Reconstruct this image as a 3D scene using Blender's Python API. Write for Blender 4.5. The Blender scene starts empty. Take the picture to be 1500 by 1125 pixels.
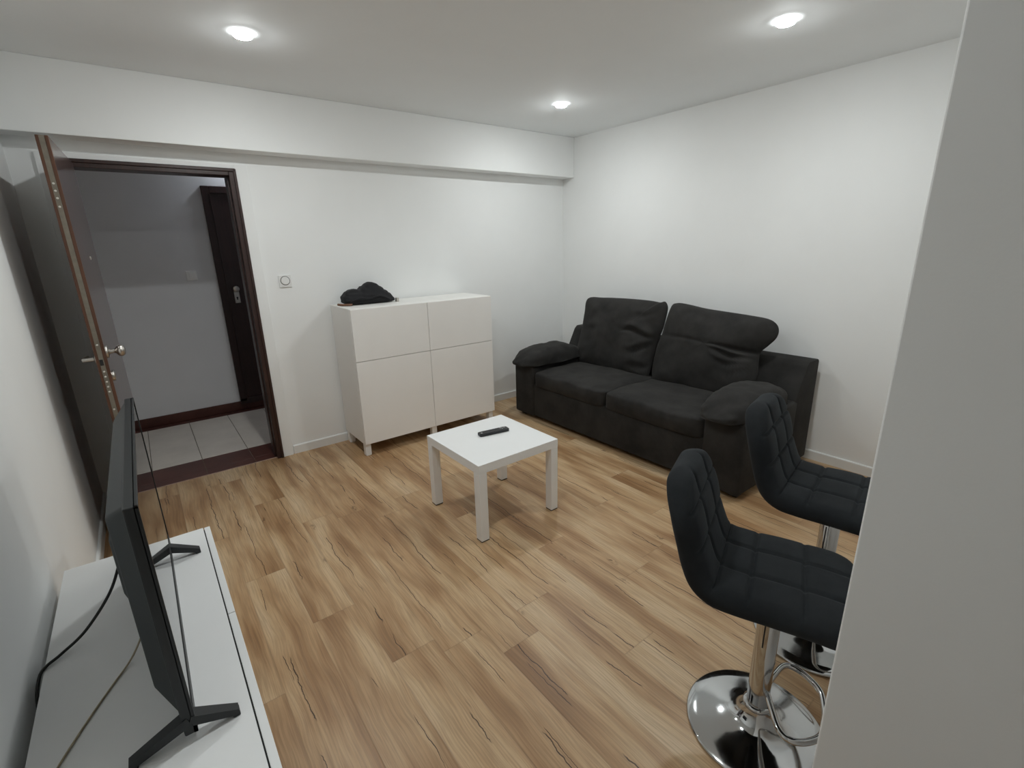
import bpy, bmesh, math, random
from mathutils import Vector, Matrix, noise
random.seed(7)
sc = bpy.context.scene
COL = sc.collection
PI = math.pi
rad = math.radians

# ------------------------------------------------------------------ helpers
def tag(o, label=None, cat=None, group=None, kind=None):
    if label: o['label'] = label
    if cat: o['category'] = cat
    if group: o['group'] = group
    if kind: o['kind'] = kind
    return o

def empty(name, loc=(0, 0, 0), rz=0.0):
    o = bpy.data.objects.new(name, None)
    o.empty_display_size = 0.1
    o.location = loc
    o.rotation_euler = (0, 0, rz)
    COL.objects.link(o)
    return o

def link(name, bm, mat, parent=None, smooth=False, angle=None):
    me = bpy.data.meshes.new(name)
    bmesh.ops.recalc_face_normals(bm, faces=bm.faces)
    bm.to_mesh(me); bm.free()
    for m in (mat if isinstance(mat, (list, tuple)) else [mat]):
        me.materials.append(m)
    if smooth:
        for p in me.polygons: p.use_smooth = True
        if angle is not None:
            try: me.set_sharp_from_angle(angle=angle)
            except Exception: pass
    o = bpy.data.objects.new(name, me)
    COL.objects.link(o)
    if parent: o.parent = parent
    return o

def B():
    return bmesh.new()

def box(bm, x0, x1, y0, y1, z0, z1, bev=0.0, seg=2, mi=0):
    vs = [bm.verts.new((x, y, z)) for x in (x0, x1) for y in (y0, y1) for z in (z0, z1)]
    idx = [(0, 1, 3, 2), (4, 6, 7, 5), (0, 4, 5, 1), (2, 3, 7, 6), (0, 2, 6, 4), (1, 5, 7, 3)]
    fs = [bm.faces.new([vs[i] for i in f]) for f in idx]
    for f in fs: f.material_index = mi
    if bev > 0:
        es = list({e for f in fs for e in f.edges})
        bmesh.ops.bevel(bm, geom=es, offset=bev, segments=seg, profile=0.5, affect='EDGES')
    return vs

def prism(bm, pts, axis, a, b, bev=0.0, seg=2):
    """extrude closed 2D polygon pts along axis from a to b. pts are the other two coords in order."""
    def mk(p, t):
        if axis == 'x': return (t, p[0], p[1])
        if axis == 'y': return (p[0], t, p[1])
        return (p[0], p[1], t)
    v0 = [bm.verts.new(mk(p, a)) for p in pts]
    v1 = [bm.verts.new(mk(p, b)) for p in pts]
    n = len(pts)
    fs = [bm.faces.new(v0), bm.faces.new(list(reversed(v1)))]
    for i in range(n):
        fs.append(bm.faces.new([v0[i], v0[(i + 1) % n], v1[(i + 1) % n], v1[i]]))
    if bev > 0:
        es = list({e for f in fs for e in f.edges})
        bmesh.ops.bevel(bm, geom=es, offset=bev, segments=seg, profile=0.5, affect='EDGES')

def lathe(bm, prof, n=48, cx=0, cy=0, cz=0, axis='z', cap=True):
    """revolve (r, h) profile"""
    rings = []
    for r, h in prof:
        ring = []
        for i in range(n):
            a = 2 * PI * i / n
            c, s = r * math.cos(a), r * math.sin(a)
            if axis == 'z': p = (cx + c, cy + s, cz + h)
            elif axis == 'x': p = (cx + h, cy + c, cz + s)
            else: p = (cx + c, cy + h, cz + s)
            ring.append(bm.verts.new(p))
        rings.append(ring)
    for k in range(len(rings) - 1):
        for i in range(n):
            j = (i + 1) % n
            bm.faces.new([rings[k][i], rings[k][j], rings[k + 1][j], rings[k + 1][i]])
    if cap:
        bm.faces.new(rings[0]); bm.faces.new(list(reversed(rings[-1])))

def smoothpath(pts, sub=8, closed=False):
    P = [Vector(p) for p in pts]; n = len(P); out = []
    rng = range(n) if closed else range(n - 1)
    for i in rng:
        p1, p2 = P[i], P[(i + 1) % n]
        p0 = P[i - 1] if (closed or i > 0) else p1
        p3 = P[(i + 2) % n] if (closed or i + 2 < n) else p2
        for k in range(sub):
            t = k / sub
            out.append(0.5 * ((2 * p1) + (p2 - p0) * t + (2 * p0 - 5 * p1 + 4 * p2 - p3) * t * t + (3 * p1 - p0 - 3 * p2 + p3) * t ** 3))
    if not closed: out.append(P[-1])
    return out

def tube(bm, pts, r, n=10, closed=False):
    P = [Vector(p) for p in pts]; m = len(P)
    rings = []; up = Vector((0, 0, 1))
    for i in range(m):
        a = P[(i - 1) % m] if (closed or i > 0) else P[i]
        b = P[(i + 1) % m] if (closed or i < m - 1) else P[i]
        t = (b - a).normalized()
        u = up - t * up.dot(t)
        if u.length < 1e-3: u = Vector((1, 0, 0)) - t * t.x
        u.normalize(); w = t.cross(u); up = u
        rings.append([bm.verts.new(P[i] + r * (math.cos(2 * PI * k / n) * u + math.sin(2 * PI * k / n) * w)) for k in range(n)])
    cnt = m if closed else m - 1
    for i in range(cnt):
        A, Bq = rings[i], rings[(i + 1) % m]
        for k in range(n):
            j = (k + 1) % n
            bm.faces.new([A[k], A[j], Bq[j], Bq[k]])
    if not closed:
        bm.faces.new(rings[0]); bm.faces.new(list(reversed(rings[-1])))

def rbox(bm, c, h, n=6.0, res=14, fn=None):
    """rounded box (superellipsoid): centre c, half sizes h; fn(p_unit, p) -> p displaced"""
    vm = {}
    def vert(i, j, k):
        key = (i, j, k)
        if key in vm: return vm[key]
        p = Vector((2 * i / res - 1, 2 * j / res - 1, 2 * k / res - 1))
        d = (abs(p.x) ** n + abs(p.y) ** n + abs(p.z) ** n) ** (1.0 / n)
        q = p / d
        w = Vector((c[0] + q.x * h[0], c[1] + q.y * h[1], c[2] + q.z * h[2]))
        if fn: w = fn(q, w)
        vm[key] = bm.verts.new(w)
        return vm[key]
    for i in range(res):
        for j in range(res):
            for face in ((0, 0), (0, res), (1, 0), (1, res), (2, 0), (2, res)):
                ax, v = face
                def id3(a, b):
                    return (v, a, b) if ax == 0 else ((a, v, b) if ax == 1 else (a, b, v))
                bm.faces.new([vert(*id3(i, j)), vert(*id3(i + 1, j)), vert(*id3(i + 1, j + 1)), vert(*id3(i, j + 1))])

def nz(p, s, seed=0.0):
    return noise.noise(Vector((p[0] * s + seed, p[1] * s + seed * 1.7, p[2] * s - seed)))

# ------------------------------------------------------------------ materials
class NT:
    def __init__(self, name):
        self.m = bpy.data.materials.new(name); self.m.use_nodes = True
        self.t = self.m.node_tree; self.b = self.t.nodes['Principled BSDF']
    def n(self, typ, **kw):
        x = self.t.nodes.new(typ)
        for k, v in kw.items(): setattr(x, k, v)
        return x
    def l(self, a, b): self.t.links.new(a, b)
    def math(self, op, a, b=None, c=None, clamp=False):
        x = self.n('ShaderNodeMath', operation=op); x.use_clamp = clamp
        for i, v in enumerate((a, b, c)):
            if v is None: continue
            if isinstance(v, (int, float)): x.inputs[i].default_value = v
            else: self.l(v, x.inputs[i])
        return x.outputs[0]
    def mix(self, f, a, b, blend='MIX'):
        x = self.n('ShaderNodeMix', data_type='RGBA', blend_type=blend)
        for s, v in ((x.inputs[0], f), (x.inputs[6], a), (x.inputs[7], b)):
            if isinstance(v, (int, float)): s.default_value = v
            elif isinstance(v, tuple): s.default_value = (*v, 1) if len(v) == 3 else v
            else: self.l(v, s)
        return x.outputs[2]
    def ramp(self, f, stops):
        x = self.n('ShaderNodeValToRGB'); self.l(f, x.inputs[0])
        e = x.color_ramp.elements
        while len(e) < len(stops): e.new(0.5)
        for k, (p, c) in enumerate(stops):
            e[k].position = p; e[k].color = (*c, 1) if isinstance(c, tuple) else (c, c, c, 1)
        return x.outputs[0]
    def noise(self, vec, scale, detail=3, rough=0.55, dist=0.0):
        x = self.n('ShaderNodeTexNoise')
        x.inputs['Scale'].default_value = scale; x.inputs['Detail'].default_value = detail
        x.inputs['Roughness'].default_value = rough; x.inputs['Distortion'].default_value = dist
        if vec is not None: self.l(vec, x.inputs['Vector'])
        return x.outputs['Fac']
    def mapping(self, vec, scale=(1, 1, 1), loc=(0, 0, 0)):
        x = self.n('ShaderNodeMapping'); self.l(vec, x.inputs[0])
        x.inputs['Scale'].default_value = scale; x.inputs['Location'].default_value = loc
        return x.outputs[0]
    def bump(self, h, strength, dist=0.002):
        x = self.n('ShaderNodeBump'); x.inputs['Strength'].default_value = strength; x.inputs['Distance'].default_value = dist
        self.l(h, x.inputs['Height']); self.l(x.outputs[0], self.b.inputs['Normal'])
    def obj(self): return self.n('ShaderNodeTexCoord').outputs['Object']
    def set(self, **kw):
        for k, v in kw.items():
            self.b.inputs[k.replace('_', ' ')].default_value = (*v, 1) if isinstance(v, tuple) and len(v) == 3 else v

def plain(name, col, rough=0.5, var=0.06, scale=12, bump=0.0, bscale=200, bdist=0.001, **kw):
    q = NT(name); c = q.obj()
    f = q.noise(c, scale, 3)
    lo = tuple(max(0, v * (1 - var)) for v in col); hi = tuple(v * (1 + var) for v in col)
    q.l(q.ramp(f, [(0.3, lo), (0.7, hi)]), q.b.inputs['Base Color'])
    q.set(Roughness=rough, **kw)
    if bump > 0: q.bump(q.noise(c, bscale, 2), bump, bdist)
    return q.m

M = {}
M['wall'] = plain('wall_paint', (0.85, 0.86, 0.855), 0.75, 0.012, 3, 0.18, 160, 0.0008)
M['ceil'] = plain('ceiling_paint', (0.87, 0.895, 0.905), 0.8, 0.01, 3, 0.12, 160, 0.0008)
M['skirt'] = plain('baseboard_white', (0.80, 0.81, 0.80), 0.4, 0.01, 6)
M['hallwall'] = plain('hall_paint', (0.80, 0.80, 0.81), 0.7, 0.02, 3, 0.1, 160, 0.0008)
M['cab'] = plain('white_foil', (0.845, 0.83, 0.805), 0.38, 0.012, 5)
M['cabedge'] = plain('white_foil_edge', (0.83, 0.82, 0.79), 0.4, 0.01, 5)
M['white'] = plain('white_lacquer', (0.84, 0.85, 0.85), 0.32, 0.012, 5)
M['plastic_w'] = plain('white_plastic', (0.78, 0.78, 0.77), 0.35, 0.01, 30)
M['switchw'] = plain('switch_plastic', (0.93, 0.93, 0.92), 0.3, 0.01, 30)
M['groove'] = plain('dark_groove', (0.02, 0.02, 0.02), 0.8, 0.1, 50)
M['tvp'] = plain('tv_black_plastic', (0.010, 0.012, 0.013), 0.5, 0.1, 40, 0.1, 600, 0.0003)
M['tvback'] = plain('tv_back_plastic', (0.016, 0.020, 0.021), 0.55, 0.1, 40, 0.2, 500, 0.0004)
M['cableb'] = plain('black_rubber', (0.012, 0.012, 0.012), 0.5, 0.1, 60)
M['cablew'] = plain('cream_cable', (0.42, 0.36, 0.25), 0.5, 0.1, 60)
M['remote'] = plain('remote_plastic', (0.012, 0.013, 0.015), 0.4, 0.1, 60)
M['btn'] = plain('grey_buttons', (0.42, 0.42, 0.42), 0.5, 0.05, 60)
M['btnd'] = plain('dark_buttons', (0.05, 0.05, 0.052), 0.5, 0.05, 60)
M['steel'] = plain('satin_steel', (0.55, 0.52, 0.48), 0.28, 0.05, 60, Metallic=1.0)
M['lock'] = plain('lock_strip_metal', (0.215, 0.19, 0.152), 0.5, 0.12, 40, Metallic=0.2)
M['bolt'] = plain('bolt_metal', (0.75, 0.73, 0.68), 0.3, 0.05, 60, Metallic=0.8)
M['plate'] = plain('black_steel', (0.02, 0.02, 0.02), 0.45, 0.1, 60, Metallic=0.6)
M['foot'] = plain('black_foot', (0.015, 0.014, 0.013), 0.5, 0.1, 60)
M['tray'] = plain('brown_leather_tray', (0.16, 0.075, 0.04), 0.5, 0.15, 40)
M['bag'] = plain('black_cloth', (0.0048, 0.0048, 0.0065), 0.8, 0.25, 60, 0.4, 900, 0.0006)

# chrome
q = NT('chrome'); c = q.obj()
sm = q.noise(q.mapping(c, (1, 1, 1)), 9, 5, 0.65)
q.set(Metallic=1.0, Base_Color=(0.56, 0.57, 0.575))
q.l(q.ramp(sm, [(0.35, 0.04), (0.75, 0.17)]), q.b.inputs['Roughness'])
M['chrome'] = q.m

# fabrics
def fabric(name, a, b, weave, bumpv, mott=7, sheen=0.25, tint=(0.5, 0.5, 0.5), rough=0.9):
    q = NT(name); c = q.obj()
    f = q.noise(c, mott, 5, 0.6); g = q.noise(c, weave, 2, 0.5)
    k = q.math('ADD', q.math('MULTIPLY', f, 0.75), q.math('MULTIPLY', g, 0.25))
    q.l(q.ramp(k, [(0.36, a), (0.64, b)]), q.b.inputs['Base Color'])
    q.set(Roughness=rough, Sheen_Weight=sheen, Sheen_Roughness=0.4, Sheen_Tint=tint, Specular_IOR_Level=0.2)
    h = q.math('ADD', q.math('MULTIPLY', g, 0.5), q.math('MULTIPLY', q.noise(c, 30, 3), 0.8))
    q.bump(h, bumpv, 0.0015)
    return q.m
M['sofa'] = fabric('sofa_microfibre', (0.0185, 0.0178, 0.0172), (0.036, 0.0347, 0.033), 420, 0.35, 6, 0.10, (0.4, 0.38, 0.36))
M['stool'] = fabric('stool_linen', (0.0135, 0.0155, 0.0175), (0.0215, 0.0245, 0.027), 700, 0.35, 9, 0.08, (0.4, 0.45, 0.5))

# dark varnished wood
def wood(name, a, b, axis, rough=0.3, coat=0.2):
    q = NT(name); c = q.obj()
    s = {'z': (14, 14, 1.2), 'x': (1.2, 14, 14), 'y': (14, 1.2, 14)}[axis]
    f = q.noise(q.mapping(c, s), 3.0, 5, 0.6, 0.6)
    q.l(q.ramp(f, [(0.3, a), (0.7, b)]), q.b.inputs['Base Color'])
    q.set(Roughness=rough, Coat_Weight=coat, Coat_Roughness=0.2)
    q.bump(f, 0.1, 0.001)
    return q.m
M['frame'] = wood('frame_wood', (0.020, 0.0075, 0.006), (0.042, 0.016, 0.012), 'z', 0.42, 0.1)
M['leaf'] = wood('door_leaf_wood', (0.045, 0.018, 0.013), (0.075, 0.03, 0.022), 'z', 0.28, 1.0)
M['lip'] = wood('door_lip_wood', (0.075, 0.030, 0.014), (0.13, 0.052, 0.024), 'z', 0.5, 0.05)
M['halldoor'] = wood('hall_door_wood', (0.022, 0.008, 0.007), (0.038, 0.014, 0.012), 'z', 0.4, 0.1)

# tiles in the hall (joints along local x grid passed as location)
def tile(name, a, b, rough):
    q = NT(name); c = q.obj()
    f = q.noise(c, 5, 5, 0.6); g = q.noise(c, 60, 2)
    k = q.math('ADD', q.math('MULTIPLY', f, 0.8), q.math('MULTIPLY', g, 0.2))
    q.l(q.ramp(k, [(0.35, a), (0.65, b)]), q.b.inputs['Base Color']); q.set(Roughness=rough)
    return q.m
M['tile_c'] = tile('cream_tile', (0.60, 0.545, 0.48), (0.68, 0.62, 0.55), 0.35)
M['tile_r'] = tile('red_brown_tile', (0.062, 0.017, 0.011), (0.10, 0.030, 0.020), 0.4)
M['grout'] = plain('grout', (0.16, 0.13, 0.10), 0.9, 0.2, 40)
M['groutl'] = plain('grout_light', (0.38, 0.27, 0.22), 0.9, 0.2, 40)

# lamp glow
q = NT('lamp_glass')
q.set(Base_Color=(0.9, 0.9, 0.88), Emission_Color=(0.960, 1.0, 1.0), Emission_Strength=745.0)
M['lamp'] = q.m
q = NT('lamp_collar')
q.set(Base_Color=(0.9, 0.9, 0.88), Emission_Color=(0.960, 1.0, 1.0), Emission_Strength=16.0)
M['collar'] = q.m
q = NT('hall_lamp_glass')
q.set(Base_Color=(0.9, 0.9, 0.9), Emission_Color=(0.85, 0.92, 1.0), Emission_Strength=120.0)
M['halllamp'] = q.m

# TV screen
q = NT('tv_screen'); c = q.obj()
q.l(q.ramp(q.noise(c, 3, 2), [(0.3, (0.006, 0.006, 0.007)), (0.7, (0.008, 0.008, 0.009))]), q.b.inputs['Base Color'])
q.set(Roughness=0.03, Specular_IOR_Level=0.32)
M['screen'] = q.m

# laminate floor: plank-local UV (u along the plank in metres, v across) + per plank random attribute
q = NT('laminate_floor')
uv = q.n('ShaderNodeUVMap', uv_map='plank').outputs[0]
at = q.n('ShaderNodeAttribute', attribute_name='rnd').outputs['Color']
sep = q.n('ShaderNodeSeparateXYZ'); q.l(uv, sep.inputs[0]); u, v = sep.outputs[0], sep.outputs[1]
sr = q.n('ShaderNodeSeparateColor'); q.l(at, sr.inputs[0]); r1, r2, r3 = sr.outputs[0], sr.outputs[1], sr.outputs[2]
uo = q.math('ADD', u, q.math('MULTIPLY', r1, 37.0)); vo = q.math('ADD', v, q.math('MULTIPLY', r2, 19.0))
cmb = q.n('ShaderNodeCombineXYZ'); q.l(uo, cmb.inputs[0]); q.l(vo, cmb.inputs[1]); q.l(q.math('MULTIPLY', r3, 11.0), cmb.inputs[2]); P = cmb.outputs[0]
# slow warp so that the figure wanders along the board
warp = q.math('MULTIPLY', q.math('SUBTRACT', q.noise(q.mapping(P, (2.2, 1.5, 1)), 1.0, 2), 0.5), 0.05)
vw = q.math('ADD', vo, warp)
cm2 = q.n('ShaderNodeCombineXYZ'); q.l(uo, cm2.inputs[0]); q.l(vw, cm2.inputs[1]); q.l(q.math('MULTIPLY', r3, 11.0), cm2.inputs[2]); W = cm2.outputs[0]
band = q.noise(q.mapping(W, (1.0, 8.5, 1)), 1.0, 3, 0.5, 0.25)
patch = q.noise(q.mapping(W, (2.4, 8, 1)), 1.0, 2, 0.5)
fine = q.noise(q.mapping(W, (6, 190, 1)), 1.0, 3, 0.6)
fine2 = q.noise(q.mapping(W, (22, 420, 1)), 1.0, 2, 0.6)
# cathedral rings
rg = q.n('ShaderNodeTexWave', wave_type='BANDS', bands_direction='Y', wave_profile='SAW')
q.l(q.mapping(W, (0.9, 16, 1)), rg.inputs['Vector'])
rg.inputs['Scale'].default_value = 1.3; rg.inputs['Distortion'].default_value = 9.0; rg.inputs['Detail'].default_value = 2.0; rg.inputs['Detail Scale'].default_value = 0.55
rings = rg.outputs['Fac']
tone = q.math('ADD', q.math('MULTIPLY', band, 0.72), q.math('MULTIPLY', patch, 0.34))
tone = q.math('ADD', tone, q.math('MULTIPLY', q.math('SUBTRACT', r3, 0.5), 0.045))
base = q.ramp(tone, [(0.36, (0.290, 0.155, 0.070)), (0.45, (0.395, 0.232, 0.114)), (0.52, (0.490, 0.316, 0.168)), (0.60, (0.570, 0.398, 0.230)), (0.70, (0.625, 0.462, 0.290))])
dkm = q.math('MULTIPLY', q.ramp(tone, [(0.40, 1.0), (0.56, 0.0)]), q.math('MULTIPLY', q.ramp(rings, [(0.45, 0.0), (1.0, 1.0)]), 0.40))
colr = q.mix(dkm, base, (0.17, 0.095, 0.045))
fg = q.math('MULTIPLY', q.ramp(fine, [(0.38, 1.0), (0.58, 0.0)]), 0.34)
colr = q.mix(fg, colr, (0.19, 0.112, 0.058))
mid = q.noise(q.mapping(W, (2.6, 58, 1)), 1.0, 4, 0.65)
colr = q.mix(q.math('MULTIPLY', q.ramp(mid, [(0.28, 1.0), (0.48, 0.0)]), 0.24), colr, (0.215, 0.122, 0.055))
colr = q.mix(q.math('MULTIPLY', q.ramp(mid, [(0.56, 0.0), (0.74, 1.0)]), 0.15), colr, (0.64, 0.50, 0.33))
fg2 = q.math('MULTIPLY', q.ramp(fine2, [(0.62, 0.0), (0.74, 1.0)]), 0.13)
colr = q.mix(fg2, colr, (0.15, 0.085, 0.04))
# thin dark cracks: wandering lines along the board
def crack(seedv, woff, wid, ulo, amp):
    wob = q.math('MULTIPLY', q.math('SUBTRACT', q.noise(q.mapping(P, (3.2, 0.01, 1), (seedv, 0, seedv)), 1.0, 5, 0.62), 0.5), amp)
    x = q.math('FRACT', q.math('ADD', q.math('MULTIPLY', r2, 7.31 + seedv), q.math('MULTIPLY', r1, 3.7)))
    cen = q.math('ADD', q.math('MULTIPLY', x, 0.12), 0.03)
    d = q.math('ABSOLUTE', q.math('SUBTRACT', q.math('SUBTRACT', v, cen), wob))
    thick = q.math('MULTIPLY', q.noise(q.mapping(P, (11, 0.01, 1), (seedv * 3, 0, 0)), 1.0, 3, 0.6), wid)
    ln = q.math('LESS_THAN', d, thick)
    m = q.ramp(q.noise(q.mapping(P, (2.6, 0.01, 1), (seedv * 5, 0, 2)), 1.0, 1), [(ulo, 0.0), (ulo + 0.02, 1.0)])
    return q.math('MULTIPLY', ln, m)
k1 = crack(1.3, 0, 0.0036, 0.515, 0.085); k2 = crack(4.1, 0, 0.0024, 0.54, 0.06)
kr = q.math('MAXIMUM', k1, k2)
colr = q.mix(q.math('MULTIPLY', kr, 0.93), colr, (0.040, 0.019, 0.010))
# knots
vo_ = q.n('ShaderNodeTexVoronoi', feature='F1'); q.l(q.mapping(W, (2.6, 7.0, 1)), vo_.inputs['Vector']); vo_.inputs['Scale'].default_value = 1.0
kn = q.math('MULTIPLY', q.ramp(vo_.outputs['Distance'], [(0.045, 1.0), (0.12, 0.0)]), q.math('GREATER_THAN', q.noise(q.mapping(W, (40, 90, 1)), 1.0, 2), 0.50))
colr = q.mix(q.math('MULTIPLY', kn, 0.6), colr, (0.075, 0.037, 0.018))
# joints between boards
PW, PL = 0.1793, 1.25
ev = q.math('MINIMUM', v, q.math('SUBTRACT', PW, v))
eu = q.math('MINIMUM', u, q.math('SUBTRACT', PL, u))
ed = q.math('MINIMUM', ev, eu)
jn = q.ramp(ed, [(0.0004, 1.0), (0.0015, 0.0)])
colr = q.mix(q.math('MULTIPLY', jn, 0.27), colr, (0.10, 0.055, 0.028))
q.l(colr, q.b.inputs['Base Color'])
rr = q.math('ADD', 0.30, q.math('MULTIPLY', fine, 0.16)); q.l(rr, q.b.inputs['Roughness'])
q.set(Specular_IOR_Level=0.42)
hh = q.math('SUBTRACT', q.math('MULTIPLY', fine, 0.35), q.math('ADD', q.math('MULTIPLY', jn, 1.6), q.math('MULTIPLY', kr, 1.0)))
q.bump(hh, 0.16, 0.0012)
M['floor'] = q.m

# ------------------------------------------------------------------ room (x: along back wall, right wall at 0; back wall y=0; floor z=0)
XL, YR, H = -4.02, -5.3, 2.5
def struct(name, bm, mat, label, cat, smooth=False):
    o = link(name, bm, mat, None, smooth)
    return tag(o, label, cat, None, 'structure')

# floor of planks
bm = B(); uvl = bm.loops.layers.uv.new('plank'); cl = bm.loops.layers.float_color.new('rnd')
known = {5: -1.46, 4: -1.935, 3: -2.338, 2: -2.418, 1: -2.57, 0: -2.424, 6: -2.217, -1: -1.62, -2: -2.15, -3: -1.33}
k = -14
while True:
    x1 = -2.3808 - PW * k + 0.0
    x0 = x1 - PW
    if x1 < XL - 0.01: break
    cx0, cx1 = max(x0, XL), min(x1, 0.0)
    if cx1 > cx0 + 1e-4:
        rs = random.Random(100 + k)
        off = known.get(k, -3 + rs.random() * PL)
        n0 = math.floor((YR - off) / PL)
        y = off + n0 * PL
        while y < 0.0:
            a, b_ = max(y, YR), min(y + PL, 0.012)
            if b_ > a + 1e-4:
                vs = [bm.verts.new(p) for p in ((cx0, a, 0), (cx1, a, 0), (cx1, b_, 0), (cx0, b_, 0))]
                f = bm.faces.new(vs)
                rnd = (rs.random(), rs.random(), rs.random(), 1)
                for lp in f.loops:
                    co = lp.vert.co
                    lp[uvl].uv = (co.y - y, co.x - x0); lp[cl] = rnd
            y += PL
    k += 1
o = struct('floor', bm, M['floor'], 'light oak laminate floor of long boards with dark grain cracks', 'floor')

bm = B(); box(bm, XL, 0, YR, 0.12, H, H + 0.1)
struct('ceiling', bm, M['ceil'], 'plain white ceiling with round recessed lights', 'ceiling')

OX0, OX1, OZ = -3.83, -2.953, 2.04     # outer limits of the dark door frame
bm = B()
box(bm, XL - 0.1, OX0, 0, 0.12, 0, H); box(bm, OX1, 0.1, 0, 0.12, 0, H); box(bm, OX0, OX1, 0, 0.12, OZ, H)
struct('wall_back', bm, M['wall'], 'white back wall with the open doorway and the white cabinet', 'wall')
bm = B(); box(bm, 0, 0.1, YR, 0, 0, H)
struct('wall_right', bm, M['wall'], 'white wall behind the dark sofa', 'wall')
bm = B(); box(bm, XL - 0.1, XL, YR, 0, 0, H)
struct('wall_left', bm, M['wall'], 'white wall beside the television bench', 'wall')
bm = B(); box(bm, XL - 0.1, 0.1, YR - 0.1, YR, 0, H)
struct('wall_rear', bm, M['wall'], 'white wall behind the viewer', 'wall')
bm = B(); box(bm, -2.75, 0.0, -4.02, -3.604, 0, H, 0.003, 2)
struct('wall_partition', bm, M['wall'], 'end of the grey-white partition wall close by, hiding part of the bar stools', 'wall')
bm = B(); box(bm, XL, 0, -0.151, 0, 2.142, H, 0.004, 2)
struct('trim_1', bm, M['wall'], 'white boxed beam along the top of the back wall', 'beam')
# plaster build-out round the entrance frame
bm = B()
box(bm, OX1, -2.877, -0.02, 0, 0, 2.072, 0.002); box(bm, -3.905, OX0, -0.02, 0, 0, 2.072, 0.002); box(bm, OX0, OX1, -0.02, 0, OZ, 2.072, 0.002)
struct('trim_2', bm, M['wall'], 'white raised surround around the dark door frame', 'door surround')
# dark door frame
bm = B()
box(bm, -2.992, OX1, -0.026, 0.118, 0.0, OZ, 0.003); box(bm, OX0, -3.79, -0.026, 0.118, 0.0, OZ, 0.003)
box(bm, -3.79, -2.992, -0.026, 0.118, 2.002, OZ, 0.003)
box(bm, -3.0, -2.990, 0.03, 0.118, 0.0, 2.0, 0.002)
box(bm, -2.965, -2.948, -0.034, -0.024, 0.0, OZ + 0.004, 0.003); box(bm, OX0, OX1, -0.034, -0.024, OZ - 0.014, OZ + 0.006, 0.003)
struct('trim_3', bm, M['frame'], 'dark reddish-brown wooden frame of the open doorway', 'door frame')
# baseboards
def skirt_prof(t, h): return [(0, 0), (t, 0), (t, h - 0.006), (t - 0.005, h), (0, h)]
bm = B(); prism(bm, [(0, 0), (-0.013, 0), (-0.013, 0.062), (-0.008, 0.068), (0, 0.068)], 'x', -2.868, -0.013)
struct('baseboard_back', bm, M['skirt'], 'white baseboard along the back wall behind the cabinet', 'baseboard')
bm = B(); prism(bm, [(0, 0), (-0.013, 0), (-0.013, 0.062), (-0.008, 0.068), (0, 0.068)], 'y', -3.6, 0.0)
struct('baseboard_right', bm, M['skirt'], 'white baseboard along the wall behind the sofa', 'baseboard')
bm = B(); prism(bm, [(XL, 0), (XL + 0.013, 0), (XL + 0.013, 0.062), (XL + 0.008, 0.068), (XL, 0.068)], 'y', YR, 0.0)
struct('baseboard_left', bm, M['skirt'], 'white baseboard along the wall behind the television bench', 'baseboard')

# ------------------------------------------------------------------ hall beyond the door
HY = 1.5
bm = B(); box(bm, -5.2, -1.2, HY, HY + 0.1, 0, 2.6)
struct('wall_hall', bm, M['hallwall'], 'dim grey wall of the hallway seen through the doorway', 'wall')
bm = B(); box(bm, -5.3, -5.2, 0.12, HY, 0, 2.6); box(bm, -1.2, -1.1, 0.12, HY, 0, 2.6)
struct('wall_hall_end', bm, M['hallwall'], 'end walls of the dim hallway', 'wall')
bm = B(); box(bm, -5.2, -1.2, 0.12, HY, 2.5, 2.6)
struct('ceiling_hall', bm, M['hallwall'], 'ceiling of the dim hallway', 'ceiling')
bm = B(); box(bm, -5.2, -1.2, 0.125, HY, -0.06, -0.004); box(bm, OX0, OX1, 0.0, 0.13, -0.06, -0.004)
struct('floor_hall', bm, M['grout'], 'grout bed under the hallway tiles', 'floor')
jx = [-3.449 + 0.3145 * i for i in range(-5, 8)]
bm = B(); bmr = B()
for i in range(len(jx) - 1):
    a, b_ = jx[i] + 0.002, jx[i + 1] - 0.002
    if b_ > -1.2 or a < -5.2: continue
    box(bm, a, b_, 0.362, 1.396, -0.012, 0.0, 0.0015, 1)
    box(bmr, a, b_, 1.400, 1.478, -0.012, 0.0, 0.0015, 1)
    box(bmr, a, b_, 0.125, 0.358, -0.012, 0.0, 0.0015, 1)
    aa, bb = max(a, OX0 + 0.045), min(b_, OX1 - 0.042)
    if bb > aa: box(bmr, aa, bb, 0.016, 0.1245, -0.012, 0.0005, 0.0008, 1)
struct('floor_hall_tiles', bm, M['tile_c'], 'cream floor tiles in the hallway', 'floor')
struct('floor_hall_border', bmr, M['tile_r'], 'dark red-brown border and threshold tiles in the hallway', 'floor')
bm = B(); box(bm, OX0 + 0.04, OX1 - 0.036, 0.008, 0.018, -0.003, 0.0022, 0.0008, 1)
struct('trim_4', bm, M['groutl'], 'thin pale joint between the oak floor and the threshold tiles', 'threshold strip')
bm = B(); box(bm, -5.2, -1.2, HY - 0.012, HY, 0, 0.088, 0.002)
struct('baseboard_hall', bm, M['tile_r'], 'dark red-brown baseboard tiles in the hallway', 'baseboard')

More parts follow.
